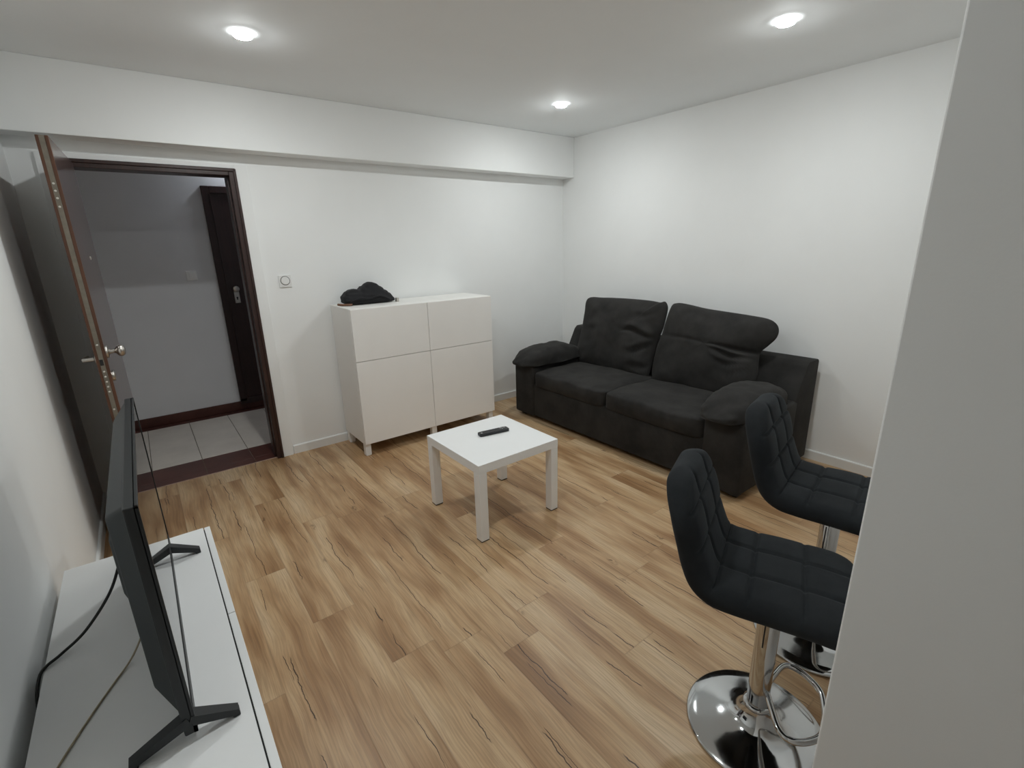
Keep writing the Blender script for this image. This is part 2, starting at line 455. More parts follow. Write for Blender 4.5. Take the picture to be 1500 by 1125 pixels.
# neighbour's door across the hall
d2 = empty('door_2', (-2.99, HY, 0.0)); tag(d2, 'dark wooden closed door across the hallway', 'door', None, 'structure')
bm = B()
box(bm, 0.0, 0.062, -0.03, 0, 0.088, 2.094, 0.004); box(bm, 0.062, 0.95, -0.03, 0, 2.035, 2.094, 0.004); box(bm, 0.90, 0.95, -0.03, 0, 0.088, 2.035, 0.004)
box(bm, 0.058, 0.066, -0.036, -0.004, 0.088, 2.04, 0.002)
box(bm, 0.0, 0.95, -0.03, 0, 0.06, 0.115, 0.004)
link('door_frame', bm, M['halldoor'], d2)
bm = B(); box(bm, 0.062, 0.90, -0.012, 0, 0.115, 2.035)
link('door_leaf', bm, M['halldoor'], d2)
hp = B(); box(hp, 0.112, 0.158, -0.020, -0.012, 1.052, 1.185, 0.0035, 3)
h = link('lock_plate', hp, M['steel'], d2); tag(h, 'satin steel lock plate')
kb = B(); lathe(kb, [(0.012, 0), (0.012, -0.02), (0.024, -0.028), (0.029, -0.04), (0.026, -0.052), (0.012, -0.058)], 24, 0.133, -0.012, 1.187, 'y')
tag(link('knob', kb, M['steel'], d2, True, rad(50)), 'round satin steel knob')
kh = B(); box(kh, 0.130, 0.140, -0.0215, -0.0195, 1.083, 1.101, 0.0008, 1)
lathe(kh, [(0.008, -0.0195), (0.008, -0.0215)], 16, 0.135, 0, 1.104, 'y')
link('keyhole', kh, M['groove'], d2)

# switch in the hall
s = empty('light_switch', (-3.186, HY, 1.326)); tag(s, 'white light switch on the hallway wall beyond the doorway', 'light switch')
bm = B(); box(bm, -0.041, 0.041, -0.009, 0, -0.041, 0.041, 0.003, 2); link('plate', bm, M['switchw'], s)
bm = B(); box(bm, -0.018, 0.030, -0.014, -0.009, -0.026, 0.026, 0.002, 2); link('rocker', bm, M['switchw'], s)
# small hall light high on the far wall, out of sight to the right
hl = empty('hall_lamp', (-2.62, HY - 0.10, 2.5)); tag(hl, 'small cool ceiling light above the door across the hallway', 'ceiling light')
bm = B(); lathe(bm, [(0.06, 0), (0.06, -0.015), (0.055, -0.02)], 24); link('ring', bm, M['plastic_w'], hl, True, rad(40))
bm = B(); lathe(bm, [(0.052, -0.019), (0.046, -0.034), (0.025, -0.044), (0.004, -0.047)], 24); link('diffuser', bm, M['halllamp'], hl, True)

# ------------------------------------------------------------------ entrance door leaf, opened into the room
hx, hy = -3.752, -0.036
ang = math.atan2(-0.045, 0.80)            # slight swing towards the left wall at the free edge
d1 = empty('door_1', (hx, hy, 0.0), -math.asin(0.028 / 0.80)); tag(d1, 'dark wooden entrance door standing open beside the left wall, knob and lever near its edge', 'door', None, 'structure')
DW, DT = 0.80, 0.042
# local: leaf runs along -Y from 0 to -DW; right face at x=0, left face at x=-DT
bm = B(); box(bm, -DT, 0, -DW + 0.004, 0, 0.008, 2.02, 0.0015, 1)
link('leaf', bm, M['leaf'], d1)
bm = B(); box(bm, -DT - 0.0004, -DT + 0.0115, -DW, -DW + 0.012, 0.008, 2.0205, 0.002, 2); box(bm, -0.0125, 0.0004, -DW, -DW + 0.012, 0.008, 2.0205, 0.002, 2)
link('edge_lip', bm, M['lip'], d1)
bm = B(); box(bm, -DT + 0.0115, -0.0125, -DW + 0.0005, -DW + 0.01, 0.008, 2.02)
ls = link('lock_strip', bm, M['lock'], d1); tag(ls, 'long grey-brown metal lock strip along the door edge')
bm = B()
for zc in (1.83, 1.80, 1.77, 1.735, 1.12, 0.99, 0.965, 0.94, 0.915, 0.89, 0.80, 0.35, 0.32, 0.29):
    lathe(bm, [(0.0045, 0.0), (0.0045, -0.002), (0.003, -0.003)], 12, -0.0225, -DW, zc, 'y')
link('lock_bolt', bm, M['bolt'], d1, True, rad(40))
bm = B(); box(bm, -0.030, -0.016, -DW - 0.0008, -DW + 0.003, 1.02, 1.05, 0.002); link('latch', bm, M['groove'], d1)
# right side: knob and rose; left side: lever
ky = -DW + 0.062
bm = B(); lathe(bm, [(0.031, 0.0), (0.031, 0.004), (0.026, 0.008), (0.012, 0.011), (0.010, 0.030), (0.014, 0.036), (0.024, 0.042), (0.029, 0.052), (0.029, 0.060), (0.022, 0.070), (0.008, 0.073)], 28, 0.0, ky, 1.075, 'x')
tag(link('knob', bm, M['steel'], d1, True, rad(60)), 'round satin steel knob')
bm = B(); lathe(bm, [(0.026, 0.0), (0.026, 0.005), (0.022, 0.010), (0.006, 0.011)], 24, 0.0, ky, 0.955, 'x')
box(bm, 0.0105, 0.0125, ky - 0.002, ky + 0.002, 0.945, 0.965)
link('lock_cover', bm, M['steel'], d1, True, rad(50))
bm = B(); lathe(bm, [(0.026, 0.0), (0.026, -0.006), (0.018, -0.010), (0.010, -0.012), (0.010, -0.055)], 24, -DT, ky, 1.045, 'x')
tube(bm, [(-DT - 0.050, ky + 0.004, 1.045), (-DT - 0.052, ky + 0.03, 1.045), (-DT - 0.050, ky + 0.07, 1.043), (-DT - 0.048, ky + 0.115, 1.040)], 0.009, 12)
tag(link('lever_handle', bm, M['steel'], d1, True, rad(50)), 'steel lever handle on the wall side')
bm = B(); lathe(bm, [(0.010, 0.0), (0.010, 0.003), (0.006, 0.005)], 18, 0.0, -DW / 2 + 0.02, 1.514, 'x')
link('peephole', bm, M['bolt'], d1, True, rad(50))
# round-dial switch on the back wall
s = empty('wall_dial', (-2.745, 0.0, 1.314)); tag(s, 'white square wall dial with a thin dark ring beside the doorway', 'wall dial')
bm = B(); box(bm, -0.043, 0.043, -0.008, 0, -0.043, 0.043, 0.003, 2); link('plate', bm, M['plastic_w'], s)
bm = B(); lathe(bm, [(0.0322, -0.006), (0.0322, -0.0088), (0.0290, -0.0088), (0.0290, -0.006)], 48, 0, 0, 0.004, 'y', cap=False); link('ring', bm, M['groove'], s, True, rad(40))
bm = B(); lathe(bm, [(0.0282, -0.006), (0.0282, -0.012), (0.0265, -0.0135), (0.002, -0.0135)], 48, 0, 0, 0.004, 'y'); link('dial', bm, M['plastic_w'], s, True, rad(40))

# ------------------------------------------------------------------ ceiling lights
def downlight(x, y, label, group='recessed ceiling lights'):
    t = empty('ceiling_light', (x, y, H)); tag(t, label, 'ceiling light', group)
    bm = B(); lathe(bm, [(0.048, 0.0), (0.047, -0.0012), (0.045, -0.0018), (0.0432, -0.0015), (0.0432, 0.0)], 40, cap=False)
    link('trim_ring', bm, M['plastic_w'], t, True, rad(50))
    bm = B(); lathe(bm, [(0.0430, -0.0005), (0.0430, -0.009), (0.0420, -0.014), (0.0395, -0.0168), (0.0362, -0.0182)], 40, cap=False)
    tag(link('collar', bm, M['collar'], t, True), 'frosted glowing collar')
    bm = B(); lathe(bm, [(0.036 * k / 8 + 0.0004, -0.0180 - 0.0070 * (1 - (k / 8) ** 2)) for k in range(8, -1, -1)], 40)
    tag(link('lens', bm, M['lamp'], t, True), 'glowing white lens')
downlight(-2.994, -1.008, 'round lit ceiling light above the doorway side of the room')
downlight(-0.913, -0.938, 'small round lit ceiling light near the far corner above the sofa')
downlight(-0.982, -2.529, 'round lit ceiling light at upper right near the partition wall')
downlight(-3.0, -2.53, 'round lit ceiling light above the television bench')

# ------------------------------------------------------------------ white cabinet on legs
cx, cy = -2.458, -0.4557
cb = empty('cabinet', (cx, cy, 0)); tag(cb, 'white square-fronted cabinet on short legs against the back wall', 'cabinet')
bm = B()
box(bm, 0, 1.2, 0.02, 0.42, 0.10, 1.12, 0.0015, 1)
link('body', bm, M['cabedge'], cb)
g = 0.0018
names = [('drawer', 0.0, 0.6, 0.742, 1.117), ('drawer', 0.6, 1.2, 0.742, 1.117), ('door', 0.0, 0.6, 0.102, 0.738), ('door', 0.6, 1.2, 0.102, 0.738)]
for nm, a, b_, z0, z1 in names:
    bm = B(); box(bm, a + g, b_ - g, 0.0, 0.0185, z0, z1, 0.0012, 2); link(nm, bm, M['cab'], cb)
for lx in (0.006, 0.578, 1.15):
    for ly in (0.026, 0.37):
        bm = B(); box(bm, lx, lx + 0.044, ly, ly + 0.044, 0.004, 0.10, 0.002, 2)
        box(bm, lx + 0.003, lx + 0.041, ly + 0.003, ly + 0.041, 0.0, 0.005, 0)
        link('leg', bm, M['white'], cb)

# bag on the cabinet
bgs = empty('bag', (-2.203, -0.165, 1.12)); tag(bgs, 'crumpled black cloth bag with a brown strap end lying on the white cabinet', 'bag')
hp = [(-0.19, 0.080), (-0.16, 0.104), (-0.12, 0.112), (-0.09, 0.114), (-0.066, 0.108), (-0.03, 0.130), (0.0, 0.147), (0.03, 0.154), (0.06, 0.150), (0.10, 0.124), (0.14, 0.096), (0.17, 0.070), (0.20, 0.036)]
def hprof(x):
    if x <= hp[0][0]: return hp[0][1]
    for (a, ha), (b_, hb) in zip(hp, hp[1:]):
        if x <= b_:
            t = (x - a) / (b_ - a); t = t * t * (3 - 2 * t); return ha + (hb - ha) * t
    return hp[-1][1]
def bagfn(qv, w):
    x = w.x; hh = hprof(x)
    zn = (qv.z + 1) / 2
    z = zn * hh
    y = qv.y * 0.085 * (1.0 - 0.30 * zn ** 2)
    y += 0.03 * zn
    n1 = nz((x, y, z), 11, 3.1) * 0.010 + nz((x, y * 0.5, z * 1.6), 26, 9.0) * 0.003
    ridge = (1 - abs(nz((x * 0.7, y, z * 2.2), 12, 5.0)) * 2.0) * 0.005
    k = min(1.0, zn * 4)
    d = (n1 + ridge) * k
    return Vector((x + d * 0.5 * qv.x, y + d * qv.y, max(0.0, z + d * 0.6)))
bm = B(); rbox(bm, (0, 0, 0), (0.200, 0.085, 0.1), 4.2, 40, bagfn)
link('cloth_body', bm, M['bag'], bgs, True)
bm = B()
tube(bm, smoothpath([(-0.17, -0.072, 0.022), (-0.10, -0.0905, 0.05), (-0.02, -0.092, 0.045), (0.06, -0.089, 0.060), (0.14, -0.083, 0.022)], 8), 0.006, 8)
link('strap', bm, M['bag'], bgs, True)
bm = B(); tube(bm, smoothpath([(-0.16, -0.085, 0.010), (-0.195, -0.065, 0.009), (-0.222, -0.030, 0.009), (-0.236, 0.005, 0.010)], 6), 0.0085, 8)
tag(link('strap_end', bm, M['tray'], bgs, True), 'brown leather strap end')
bm = B(); box(bm, 0.194, 0.216, -0.075, -0.05, 0.0, 0.030, 0.003, 2); tag(link('buckle', bm, M['steel'], bgs), 'small metal buckle')

# ------------------------------------------------------------------ small white table
tb = empty('side_table', (-2.1248, -1.6446, 0), rad(0.06)); tag(tb, 'small square white low table in the middle of the floor', 'table')
bm = B(); box(bm, -0.275, 0.275, -0.275, 0.275, 0.40, 0.45, 0.0015, 2); link('tabletop', bm, M['white'], tb)
for sx in (-1, 1):
    for sy in (-1, 1):
        x0, x1 = sorted((sx * 0.2745, sx * 0.2245)); y0, y1 = sorted((sy * 0.2745, sy * 0.2245))
        bm = B(); box(bm, x0, x1, y0, y1, 0.006, 0.3995, 0.0015, 2); lg = link('leg', bm, M['white'], tb)
        bm = B(); box(bm, x0 + 0.001, x1 - 0.001, y0 + 0.001, y1 - 0.001, 0.0, 0.0065); link('foot_pad', bm, M['foot'], lg)

# remote control
rm = empty('remote_control', (-2.078, -1.603, 0.45), rad(-9)); tag(rm, 'black remote control lying on the low white table', 'remote control')
bm = B()
def rmfn(qv, w):
    taper = 1.0 - 0.10 * (1 - (w.x + 0.093) / 0.186)
    zz = w.z
    if qv.z < 0: zz = 0.0 + (w.z - 0.0) * 1.0
    return Vector((w.x, w.y * taper, zz))
rbox(bm, (0, 0, 0.0095), (0.096, 0.0235, 0.0095), 12.0, 18, rmfn)
link('body', bm, M['remote'], rm, True)
for i in range(9):
    for j in range(3):
        bx, by = -0.062 + 0.012 * i, -0.012 + 0.012 * j
        bm = B(); lathe(bm, [(0.0038, 0.0185), (0.0038, 0.0200), (0.003, 0.0205)], 12, bx, by, 0.0)
        link('button', bm, M['btnd'], rm, True, rad(40))
for (bx, by, hx_, hy_) in ((-0.080, -0.006, 0.0055, 0.0048), (0.050, 0.009, 0.0035, 0.007), (0.058, -0.001, 0.003, 0.008), (0.076, 0.007, 0.007, 0.004)):
    bm = B(); rbox(bm, (bx, by, 0.0192), (hx_, hy_, 0.0016), 4.0, 6); link('button', bm, M['btn'], rm, True)

# ------------------------------------------------------------------ TV bench
BX0, BX1, BY0, BY1 = -3.989, -3.553, -3.517, -1.717
tbn = empty('tv_bench', ((BX0 + BX1) / 2, (BY0 + BY1) / 2, 0)); tag(tbn, 'long white low bench along the left wall under the television', 'tv bench')
ox, oy = -(BX0 + BX1) / 2, -(BY0 + BY1) / 2
def bb(bm, x0, x1, y0, y1, z0, z1, bev=0.0012): box(bm, x0 + ox, x1 + ox, y0 + oy, y1 + oy, z0, z1, bev, 2)
bm = B(); bb(bm, BX0, -3.5755, BY0, BY1, 0.10, 0.48); link('body', bm, M['white'], tbn)
for i in range(3):
    y0 = BY0 + 0.6 * i
    bm = B(); bb(bm, -3.5720, BX1, y0 + 0.0015, y0 + 0.5985, 0.102, 0.4795); link('door', bm, M['white'], tbn)
bm = B(); bb(bm, -3.5757, -3.5718, BY0 + 0.01, BY1 - 0.01, 0.11, 0.474, 0); link('door_seal', bm, M['groove'], tbn)
for lx in (BX0 + 0.01, -3.63):
    for ly in (BY0 + 0.02, (BY0 + BY1) / 2 - 0.022, BY1 - 0.064):
        bm = B(); bb(bm, lx, lx + 0.044, ly, ly + 0.044, 0.0, 0.10); link('leg', bm, M['white'], tbn)

# ------------------------------------------------------------------ television
TX, TY0, TY1, TZ0, TZ1 = -3.685, -2.712, -1.80, 0.498, 1.066
tv = empty('television', (-3.70, -2.29, 0.48)); tag(tv, 'black flat-screen television standing on splayed feet on the white bench, seen edge-on', 'television')
def T(x, y, z): return (x + 3.70, y + 2.29, z - 0.48)
def tbox(bm, x0, x1, y0, y1, z0, z1, bev=0.002): box(bm, x0 + 3.70, x1 + 3.70, y0 + 2.29, y1 + 2.29, z0 - 0.48, z1 - 0.48, bev, 2)
bm = B(); tbox(bm, TX - 0.023, TX - 0.0005, TY0, TY1, TZ0, TZ1, 0.003); 
tbox(bm, TX - 0.006, TX + 0.0022, TY0, TY0 + 0.007, TZ0, TZ1, 0.0008); tbox(bm, TX - 0.006, TX + 0.0022, TY1 - 0.007, TY1, TZ0, TZ1, 0.0008)
tbox(bm, TX - 0.006, TX + 0.0022, TY0, TY1, TZ0, TZ0 + 0.044, 0.0008); tbox(bm, TX - 0.006, TX + 0.0022, TY0, TY1, TZ1 - 0.006, TZ1, 0.0008)
link('bezel', bm, M['tvp'], tv)
bm = B(); tbox(bm, TX - 0.004, TX + 0.0004, TY0 + 0.006, TY1 - 0.006, TZ0 + 0.044, TZ1 - 0.006, 0); tag(link('screen', bm, M['screen'], tv), 'glossy black screen reflecting the floor')
# rear housing: stepped, tapered
def frust(bm, xa, xb, ya0, ya1, yb0, yb1, za0, za1, zb0, zb1, bev=0.006):
    A = [(xa, ya0, za0), (xa, ya1, za0), (xa, ya1, za1), (xa, ya0, za1)]; Bq = [(xb, yb0, zb0), (xb, yb1, zb0), (xb, yb1, zb1), (xb, yb0, zb1)]
    v0 = [bm.verts.new(T(*p)) for p in A]; v1 = [bm.verts.new(T(*p)) for p in Bq]
    fs = [bm.faces.new(v0), bm.faces.new(list(reversed(v1)))] + [bm.faces.new([v0[i], v0[(i + 1) % 4], v1[(i + 1) % 4], v1[i]]) for i in range(4)]
    bmesh.ops.bevel(bm, geom=list({e for f in fs for e in f.edges}), offset=bev, segments=3, profile=0.5, affect='EDGES')
bm = B()
frust(bm, TX - 0.021, TX - 0.060, TY0 + 0.02, TY1 - 0.02, TY0 + 0.09, TY1 - 0.09, 0.54, 1.063, 0.585, 1.02)
frust(bm, TX - 0.05, TX - 0.071, TY0 + 0.11, TY1 - 0.11, TY0 + 0.15, TY1 - 0.15, 0.765, 1.012, 0.805, 0.94)
link('rear_housing', bm, M['tvback'], tv)
for fy, sg in ((-2.699, 0), (-1.893, 0)):
    bm = B()
    for ex in (-3.604, -3.806):
        # flat tapered strut from the underside of the set down to the bench
        a = Vector((-3.694, fy, 0.534)); b_ = Vector((ex, fy + sg * 0.040, 0.4905))
        dirv = (b_ - a).normalized(); side = Vector((0, 1, 0)); upv = dirv.cross(side).normalized()
        ring = []
        for p, w, hh in ((a, 0.015, 0.012), (a.lerp(b_, 0.5), 0.013, 0.010), (b_, 0.011, 0.0075)):
            ring.append([bm.verts.new(T(*(p + side * (s1 * w) + upv * (s2 * hh)))) for s1, s2 in ((-1, -1), (1, -1), (1, 1), (-1, 1))])
        for r0, r1_ in zip(ring, ring[1:]):
            for i in range(4): bm.faces.new([r0[i], r0[(i + 1) % 4], r1_[(i + 1) % 4], r1_[i]])
        bm.faces.new(ring[0]); bm.faces.new(list(reversed(ring[-1])))
        sgx = 1 if ex > -3.7 else -1
        tbox(bm, min(ex - sgx * 0.012, ex + sgx * 0.004), max(ex - sgx * 0.012, ex + sgx * 0.004), b_.y - 0.011, b_.y + 0.011, 0.480, 0.4935, 0.002)
    link('foot', bm, M['tvp'], tv)

# cables
bm = B()
tube(bm, smoothpath([(-3.757, -2.16, 0.76), (-3.785, -2.17, 0.70), (-3.83, -2.17, 0.60), (-3.90, -2.18, 0.515), (-3.955, -2.21, 0.490), (-3.984, -2.235, 0.4865), (-3.998, -2.26, 0.475), (-4.004, -2.31, 0.43), (-4.003, -2.36, 0.30), (-4.0, -2.40, 0.10)], 8), 0.0040, 8)
tag(link('power_cable', bm, M['cableb'], None, True), 'black cable running from the television back down behind the bench', 'cable')
bm = B()
tube(bm, smoothpath([(-3.742, -2.30, 0.60), (-3.764, -2.313, 0.545), (-3.786, -2.333, 0.508), (-3.810, -2.362, 0.487), (-3.845, -2.42, 0.483), (-3.886, -2.50, 0.483), (-3.932, -2.602, 0.483), (-3.958, -2.68, 0.483), (-3.978, -2.80, 0.4835)], 8), 0.0024, 8)
tag(link('antenna_cable', bm, M['cablew'], None, True), 'thin cream cable lying across the top of the white bench behind the television', 'cable')

# ------------------------------------------------------------------ sofa
SY0, SY1 = -2.565, -0.405
sf = empty('sofa', (-0.5, (SY0 + SY1) / 2, 0)); tag(sf, 'charcoal two-seat fabric sofa with plump back cushions against the right wall', 'sofa')
SO = Vector((0.5, -(SY0 + SY1) / 2, 0))
def S(p): return Vector(p) + SO
def shift(bm):
    for v_ in bm.verts: v_.co += SO
ms = M['sofa']
# base below the seat cushions
bm = B(); box(bm, -0.965, -0.08, SY0 + 0.20, SY1 - 0.20, 0.035, 0.335, 0.012, 3); shift(bm); link('base', bm, ms, sf, True, rad(50))
# back frame with raked front
bm = B()
v0 = [(-0.045, 0.03), (-0.36, 0.03), (-0.335, 0.50), (-0.225, 0.715), (-0.195, 0.742), (-0.06, 0.742), (-0.045, 0.728)]
prism(bm, [(p[0], p[1]) for p in v0], 'y', SY0 + 0.004, SY1 - 0.004, 0.010, 2)
shift(bm); link('backrest', bm, ms, sf, True, rad(35))
# arms
for nm, y0, y1 in (('near', SY0, -2.305), ('far', -0.66, SY1)):
    bm = B(); box(bm, -0.985, -0.30, y0, y1, 0.03, 0.50, 0.022, 3)
    shift(bm); ar = link('armrest', bm, ms, sf, True, rad(50))
    yc = (y0 + y1) / 2
    inner = 1 if nm == 'near' else -1
    def padfn(qv, w, yc=yc, inner=inner):
        t = (w.x + 1.075) / 0.73                     # 0 front .. 1 rear
        k = min(1.0, max(0.0, t / 0.42)); k = k * (2 - k)
        prof = (0.30 + 0.70 * k) * (1 - 0.28 * max(0, t - 0.72) / 0.28)
        z = 0.506 + (qv.z * 0.138 * prof if qv.z > 0 else qv.z * 0.016)
        y = yc + (w.y - yc) * (0.88 + 0.12 * math.sin(min(1, max(0, t)) * PI))
        n1 = nz((w.x, w.y, w.z), 9, 2.0 + inner) * 0.010 + nz((w.x, w.y, w.z), 24, 4.0) * 0.006
        return Vector((w.x + n1 * qv.x, y + n1 * qv.y, z + n1 * 0.8 * max(0, qv.z)))
    bm = B(); rbox(bm, (-0.71, yc + inner * 0.022, 0.56), (0.365, 0.160, 0.086), 3.6, 26, padfn); shift(bm)
    link('arm_pad', bm, ms, ar, True)
# seat cushions
for y0, y1 in ((-2.302, -1.484), (-1.480, -0.665)):
    yc, hy_ = (y0 + y1) / 2, (y1 - y0) / 2
    def seatfn(qv, w, yc=yc):
        top = max(0.0, qv.z)
        dome = 0.020 * (1 - qv.x ** 2) * (1 - qv.y ** 4) * top
        n1 = nz((w.x, w.y, w.z), 5, 1.0) * 0.008 + nz((w.x, w.y, w.z), 13, 7.0) * 0.003
        fr = 0.018 * max(0, -qv.x) ** 3 * (1 - qv.y ** 4) * (1 - qv.z ** 2)
        return Vector((w.x - fr, w.y, w.z + dome + n1 * (0.4 + top)))
    bm = B(); rbox(bm, (-0.625, yc, 0.385), (0.357, hy_ + 0.004, 0.068), 14.0, 30, seatfn); shift(bm)
    link('seat_cushion', bm, ms, sf, True)

# back cushions: plump pillows
def cushion(outline, thick, seedv, crease=None, folds=()):
    """outline: list of (y, s) with s the height along the leaning plane; closed loop"""
    nR, sub = 22, 5
    pts = smoothpath([(a, b_, 0) for a, b_ in outline], sub, True)
    cy_ = sum(p.x for p in pts) / len(pts); cs = sum(p.y for p in pts) / len(pts)
    base = Vector((-0.395, 0, 0.435)); tip = Vector((-0.235, 0, 1.035))
    dirv = (tip - base); L = dirv.length; dirv.normalize()
    nrm = Vector((-dirv.z, 0, dirv.x)).normalized()           # faces the room
    if nrm.x > 0: nrm = -nrm
    bm = B(); n = len(pts)
    def P3(y, s, d): return base + dirv * s + Vector((0, y, 0)) + nrm * d
    def depth(y, s, r, side):
        e = (1 - r ** 2.6) ** 0.62 if r < 1 else 0.0
        t = thick * e
        if side > 0:
            if crease: t -= (0.010 + 0.030 * min(1, max(0, (-1.85 - y) / 0.4))) * math.exp(-((s - crease(y)) / 0.013) ** 2) * min(1, (1 - r) * 5 + 0.15)
            for (fy, fs, fa, ln, wd, dp) in folds:
                du = (y - fy) * math.cos(fa) + (s - fs) * math.sin(fa); dv = -(y - fy) * math.sin(fa) + (s - fs) * math.cos(fa)
                dv += 0.012 * math.sin(du * 22 + fs * 30)
                t -= dp * math.exp(-(du / ln) ** 2) * (math.exp(-(dv / wd) ** 2) - 0.7 * math.exp(-((dv - 1.9 * wd) / wd) ** 2)) * min(1, e * 2)
            t += (nz((y, s, 0), 5, seedv) * 0.018 + nz((y, s, 0), 13, seedv * 2) * 0.007) * min(1, e * 1.6)
            return t
        return -0.62 * t
    rows = {}
    for side in (1, -1):
        prev = None
        for k_ in range(nR + 1):
            r = k_ / nR; r = math.sin(r * PI / 2)              # denser near the rim
            ring = []
            for p in pts:
                y = cy_ + (p.x - cy_) * r; s = cs + (p.y - cs) * r
                if k_ == nR:
                    if side == -1: break
                    ring.append(bm.verts.new(P3(y, s, 0)))
                elif k_ == 0:
                    continue
                else:
                    ring.append(bm.verts.new(P3(y, s, depth(y, s, r, side))))
            if k_ == 0:
                cv = bm.verts.new(P3(cy_, cs, depth(cy_, cs, 0, side))); prev = [cv]; continue
            if k_ == nR and side == -1: ring = rows['rim']
            if k_ == nR and side == 1: rows['rim'] = ring
            for i in range(n):
                j = (i + 1) % n
                if len(prev) == 1: bm.faces.new([prev[0], ring[i], ring[j]])
                else: bm.faces.new([prev[i], ring[i], ring[j], prev[j]])
            prev = ring
    shift(bm)
    return bm
FAR = [(-0.605, 0.608), (-0.796, 0.628), (-1.03, 0.638), (-1.283, 0.639), (-1.407, 0.631), (-1.449, 0.640), (-1.483, 0.599), (-1.488, 0.522), (-1.482, 0.421), (-1.466, 0.351), (-1.455, 0.281), (-1.450, 0.161), (-1.446, 0.052), (-1.410, -0.02), (-1.239, -0.04), (-0.928, -0.04), (-0.68, -0.02), (-0.590, 0.065), (-0.594, 0.174), (-0.602, 0.327), (-0.598, 0.471)]
NEAR = [(-1.516, 0.607), (-1.558, 0.637), (-1.638, 0.638), (-1.817, 0.617), (-1.954, 0.609), (-2.158, 0.598), (-2.278, 0.587), (-2.339, 0.561), (-2.367, 0.518), (-2.362, 0.463), (-2.322, 0.405), (-2.285, 0.355), (-2.287, 0.29), (-2.300, 0.21), (-2.290, 0.10), (-2.22, 0.00), (-2.021, -0.03), (-1.709, -0.035), (-1.52, -0.02), (-1.472, 0.05), (-1.462, 0.167), (-1.466, 0.284), (-1.482, 0.364), (-1.492, 0.459)]
bm = cushion(FAR, 0.105, 3.3, None, ((-1.27, 0.36, 0.15, 0.13, 0.020, 0.030), (-1.33, 0.225, -0.35, 0.12, 0.020, 0.026), (-1.36, 0.09, -0.3, 0.09, 0.020, 0.020), (-1.30, 0.50, -0.25, 0.10, 0.025, 0.012), (-0.75, 0.33, -0.3, 0.10, 0.02, 0.008)))
link('back_cushion', bm, ms, sf, True)
bm = cushion(NEAR, 0.115, 8.1, lambda y: 0.372 - 0.03 * min(1, max(0, (-1.75 - y) / 0.5)), ((-2.09, 0.305, 0.05, 0.14, 0.016, 0.022), (-2.12, 0.245, 0.05, 0.12, 0.015, 0.016), (-2.20, 0.19, -0.2, 0.08, 0.02, 0.012), (-1.80, 0.55, 0.1, 0.14, 0.03, 0.008)))
link('back_cushion', bm, ms, sf, True)
for (fx, fy) in ((-0.90, SY0 + 0.06), (-0.90, SY1 - 0.06), (-0.12, SY0 + 0.06), (-0.12, SY1 - 0.06)):
    bm = B(); box(bm, fx - 0.03, fx + 0.03, fy - 0.03, fy + 0.03, 0.0, 0.034, 0.004, 2); shift(bm); link('foot', bm, M['foot'], sf)

# ------------------------------------------------------------------ bar stools
prof_pts = [(-0.205, 0.548), (-0.17, 0.558), (-0.10, 0.565), (0.0, 0.567), (0.09, 0.567), (0.145, 0.573), (0.184, 0.600), (0.208, 0.650), (0.228, 0.72), (0.248, 0.79), (0.267, 0.84), (0.284, 0.893)]
path = smoothpath([(0, a, b_) for a, b_ in prof_pts], 24)
cum = [0.0]
for a, b_ in zip(path, path[1:]): cum.append(cum[-1] + (b_ - a).length)
SL = cum[-1]
def at_s(s):
    s = min(max(s, 0), SL)
    lo = 0
    while lo < len(cum) - 2 and cum[lo + 1] < s: lo += 1
    t = (s - cum[lo]) / max(1e-9, cum[lo + 1] - cum[lo])
    p = path[lo].lerp(path[lo + 1], t)
    a = path[max(0, lo - 6)]; b_ = path[min(len(path) - 1, lo + 7)]
    tg = (b_ - a).normalized()
    return p, Vector((0, -tg.z, tg.y))
s_bend = min(range(len(path)), key=lambda i: (path[i] - Vector((0, 0.172, 0.59))).length); s_bend = cum[s_bend]
def s_at_y(y): return cum[min(range(len(path)), key=lambda i: abs(path[i].y - y) + (10 if path[i].z > 0.58 else 0))]
def s_at_z(z): return cum[min(range(len(path)), key=lambda i: abs(path[i].z - z) + (10 if path[i].y < 0.18 else 0))]
seams_s = [s_at_y(-0.068), s_at_y(0.064), s_bend - 0.012, s_at_z(0.695), s_at_z(0.80)]
WH = 0.200
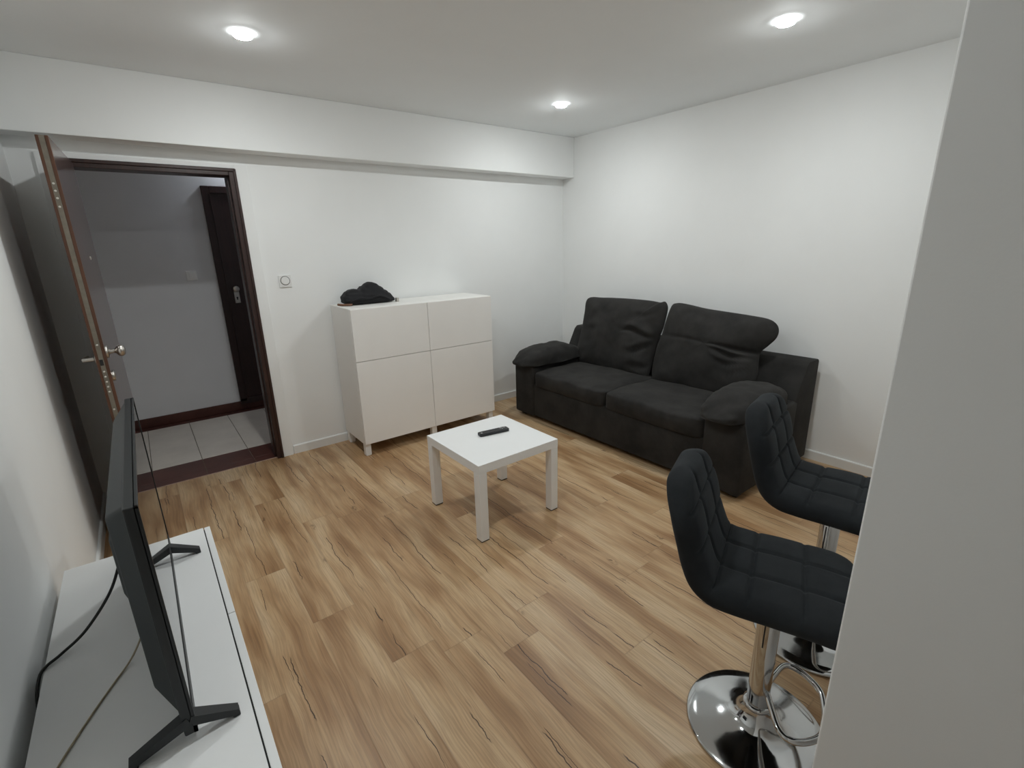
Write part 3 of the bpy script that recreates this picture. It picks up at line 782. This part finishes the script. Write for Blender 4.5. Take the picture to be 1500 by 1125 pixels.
def shell(s0, s1, ns, nt=90):
    bm = B(); T_ = 0.036
    def halfw(s):
        d0, d1 = s, SL - s
        w = WH
        r0, r1_ = 0.075, 0.150
        if d0 < r0: w = WH - r0 + math.sqrt(max(0, r0 * r0 - (r0 - d0) ** 2))
        if d1 < r1_: w = min(w, WH - r1_ + math.sqrt(max(0, r1_ * r1_ - (r1_ - d1) ** 2)))
        return w
    def thick(s, t):
        de = min(s, SL - s)
        te = math.sqrt(max(0, 1 - (1 - min(1, de / 0.028)) ** 2))
        ed = (1 - abs(t) ** 11) ** 0.5 if abs(t) < 1 else 0
        return T_ * te * ed, te * ed
    grid = {}
    ss = [s0 + (s1 - s0) * i / ns for i in range(ns + 1)]
    if s0 == 0: ss = [0, 0.0012, 0.004, 0.008, 0.014, 0.02] + [s for s in ss if s > 0.022]
    if s1 == SL: ss = [s for s in ss if s < SL - 0.022] + [SL - x for x in (0.02, 0.014, 0.008, 0.004, 0.0012, 0.0)]
    ts = [math.sin((2 * j / nt - 1) * PI / 2) for j in range(nt + 1)]
    for i, s in enumerate(ss):
        p, nn = at_s(s); w = halfw(max(0.0006, min(SL - 0.0006, s)))
        for j, t in enumerate(ts):
            th, fe = thick(s, t)
            x = w * t
            gr = 0.0
            for q_ in seams_s: gr += 0.0078 * math.exp(-((s - q_) / 0.0050) ** 2)
            for q_ in (-0.066, 0.066): gr += 0.0078 * math.exp(-((x - q_) / 0.0050) ** 2)
            gr = min(gr, 0.009)
            # pillow-like puff inside each square
            def cell(v_, edges):
                for a, b_ in zip(edges, edges[1:]):
                    if a <= v_ <= b_: return math.sin(PI * (v_ - a) / (b_ - a))
                return 0.0
            pf = 0.0062 * (cell(x, [-WH, -0.066, 0.066, WH]) * cell(s, [0] + seams_s + [SL])) ** 0.5
            fu = min(1, max(0, (w - abs(x)) / 0.03)) * min(1, max(0, min(s, SL - s) / 0.035)) * min(1, fe * 1.3)
            top = p + nn * (th + (pf - gr) * fu)
            gb = 0.0
            bot = p - nn * (th)
            top.x = bot.x = x
            grid[(i, j, 1)] = bm.verts.new(top)
            if 0 < j < nt and not (s == 0 or s == SL): grid[(i, j, 0)] = bm.verts.new(bot)
            else: grid[(i, j, 0)] = grid[(i, j, 1)]
    n_, m_ = len(ss), len(ts)
    for i in range(n_ - 1):
        for j in range(m_ - 1):
            bm.faces.new([grid[(i, j, 1)], grid[(i + 1, j, 1)], grid[(i + 1, j + 1, 1)], grid[(i, j + 1, 1)]])
            vs = [grid[(i, j, 0)], grid[(i, j + 1, 0)], grid[(i + 1, j + 1, 0)], grid[(i + 1, j, 0)]]
            u_ = []
            for v_ in vs:
                if v_ not in u_: u_.append(v_)
            if len(u_) >= 3:
                try: bm.faces.new(u_)
                except ValueError: pass
    return bm

def make_stool(label):
    t = empty('bar_stool', (0, 0, 0)); tag(t, label, 'bar stool', 'black bar stools behind the partition')
    link('seat', shell(0.0, s_bend, 90), M['stool'], t, True)
    link('backrest', shell(s_bend, SL, 90), M['stool'], t, True)
    bm = B(); box(bm, -0.09, 0.09, -0.09, 0.09, 0.522, 0.5345, 0.004, 2); link('mounting_plate', bm, M['plate'], t)
    bm = B(); lathe(bm, [(0.206, 0.0), (0.208, 0.003), (0.207, 0.008), (0.203, 0.011), (0.17, 0.0165), (0.12, 0.025), (0.085, 0.034), (0.062, 0.046), (0.047, 0.062), (0.039, 0.080), (0.036, 0.092)], 96)
    tag(link('base', bm, M['chrome'], t, True, rad(60)), 'round polished chrome base')
    bm = B(); lathe(bm, [(0.036, 0.088), (0.041, 0.090), (0.0425, 0.095), (0.041, 0.101), (0.033, 0.103)], 48); link('collar', bm, M['chrome'], t, True)
    bm = B(); lathe(bm, [(0.032, 0.085), (0.032, 0.511), (0.030, 0.515)], 48); cl_ = link('column', bm, M['chrome'], t, True, rad(50)); tag(cl_, 'polished chrome column')
    bm = B(); lathe(bm, [(0.020, 0.49), (0.020, 0.524)], 32); link('gas_piston', bm, M['plate'], t, True, rad(50))
    bm = B(); a = rad(164)
    for k_ in range(6):
        a0, a1 = a + rad(-3.6 + 1.2 * k_), a + rad(-3.6 + 1.2 * (k_ + 1))
        r = 0.0324
        v_ = [bm.verts.new((r * math.cos(x), r * math.sin(x), z)) for x, z in ((a0, 0.335), (a1, 0.335), (a1, 0.505), (a0, 0.505))]
        bm.faces.new(v_)
    bmesh.ops.remove_doubles(bm, verts=bm.verts, dist=1e-6)
    link('slot', bm, M['groove'], cl_)
    bm = B()
    tube(bm, smoothpath([(-0.020, -0.022, 0.165), (-0.075, -0.040, 0.160), (-0.125, -0.060, 0.155), (-0.142, -0.085, 0.153), (-0.128, -0.125, 0.152), (-0.085, -0.165, 0.152), (-0.03, -0.176, 0.152), (0.03, -0.176, 0.152), (0.085, -0.165, 0.152), (0.128, -0.125, 0.152), (0.142, -0.085, 0.153), (0.125, -0.060, 0.155), (0.075, -0.040, 0.160), (0.020, -0.022, 0.165)], 6), 0.0095, 14)
    tag(link('footrest', bm, M['chrome'], t, True), 'polished chrome footrest loop')
    return t
st = make_stool('black quilted bar stool nearest the viewer, its chrome base in full view')
st.location = (-2.275, -3.317, 0); st.rotation_euler = (0, 0, rad(22))
def copy_tree(o, parent=None):
    c = o.copy(); COL.objects.link(c)
    if parent: c.parent = parent; c.matrix_parent_inverse = o.matrix_parent_inverse.copy()
    for ch in list(o.children): copy_tree(ch, c)
    return c
s2 = copy_tree(st)
s2['label'] = 'black quilted bar stool beside the sofa arm, its base mostly hidden'
s2.location = (-1.730, -3.272, 0); s2.rotation_euler = (0, 0, rad(12))
for ch in s2.children:                                              # this one is raised a little higher
    if ch.name.split('.')[0] in ('seat', 'backrest', 'mounting_plate', 'gas_piston'): ch.location.z += 0.052

# ------------------------------------------------------------------ camera
p = Vector((-3.6072, -3.8075, 1.5309)); yaw, pitch, roll, f = (0.6502821192790001, 0.28268805957229504, -0.024986921489535602, 704.8200755738945)
fwd = Vector((math.sin(yaw) * math.cos(pitch), math.cos(yaw) * math.cos(pitch), -math.sin(pitch)))
rt = Vector((math.cos(yaw), -math.sin(yaw), 0)); up = rt.cross(fwd)
r2 = math.cos(roll) * rt + math.sin(roll) * up; u2 = -math.sin(roll) * rt + math.cos(roll) * up
cam = bpy.data.cameras.new('camera'); co = bpy.data.objects.new('camera', cam); COL.objects.link(co)
mw = Matrix((( r2.x, u2.x, -fwd.x, p.x), (r2.y, u2.y, -fwd.y, p.y), (r2.z, u2.z, -fwd.z, p.z), (0, 0, 0, 1)))
co.matrix_world = mw
cam.sensor_fit = 'HORIZONTAL'; cam.sensor_width = 36.0; cam.lens = f / 1500 * 36.0
cam.clip_start = 0.02; cam.clip_end = 50
sc.camera = co

w = bpy.data.worlds.new('world'); sc.world = w; w.use_nodes = True
w.node_tree.nodes['Background'].inputs[0].default_value = (0.5, 0.55, 0.6, 1)
w.node_tree.nodes['Background'].inputs[1].default_value = 0.0

vs_ = sc.view_settings
vs_.view_transform = 'Standard'; vs_.look = 'None'; vs_.gamma = 1.0; vs_.use_curve_mapping = False
vs_.exposure = 0.0
try:
    sc.cycles.use_denoising = True; sc.cycles.denoiser = 'OPENIMAGEDENOISE'
    sc.cycles.max_bounces = 10; sc.cycles.diffuse_bounces = 7; sc.cycles.glossy_bounces = 5
    sc.cycles.sample_clamp_indirect = 8.0
    sc.cycles.caustics_reflective = False; sc.cycles.caustics_refractive = False
except Exception: pass
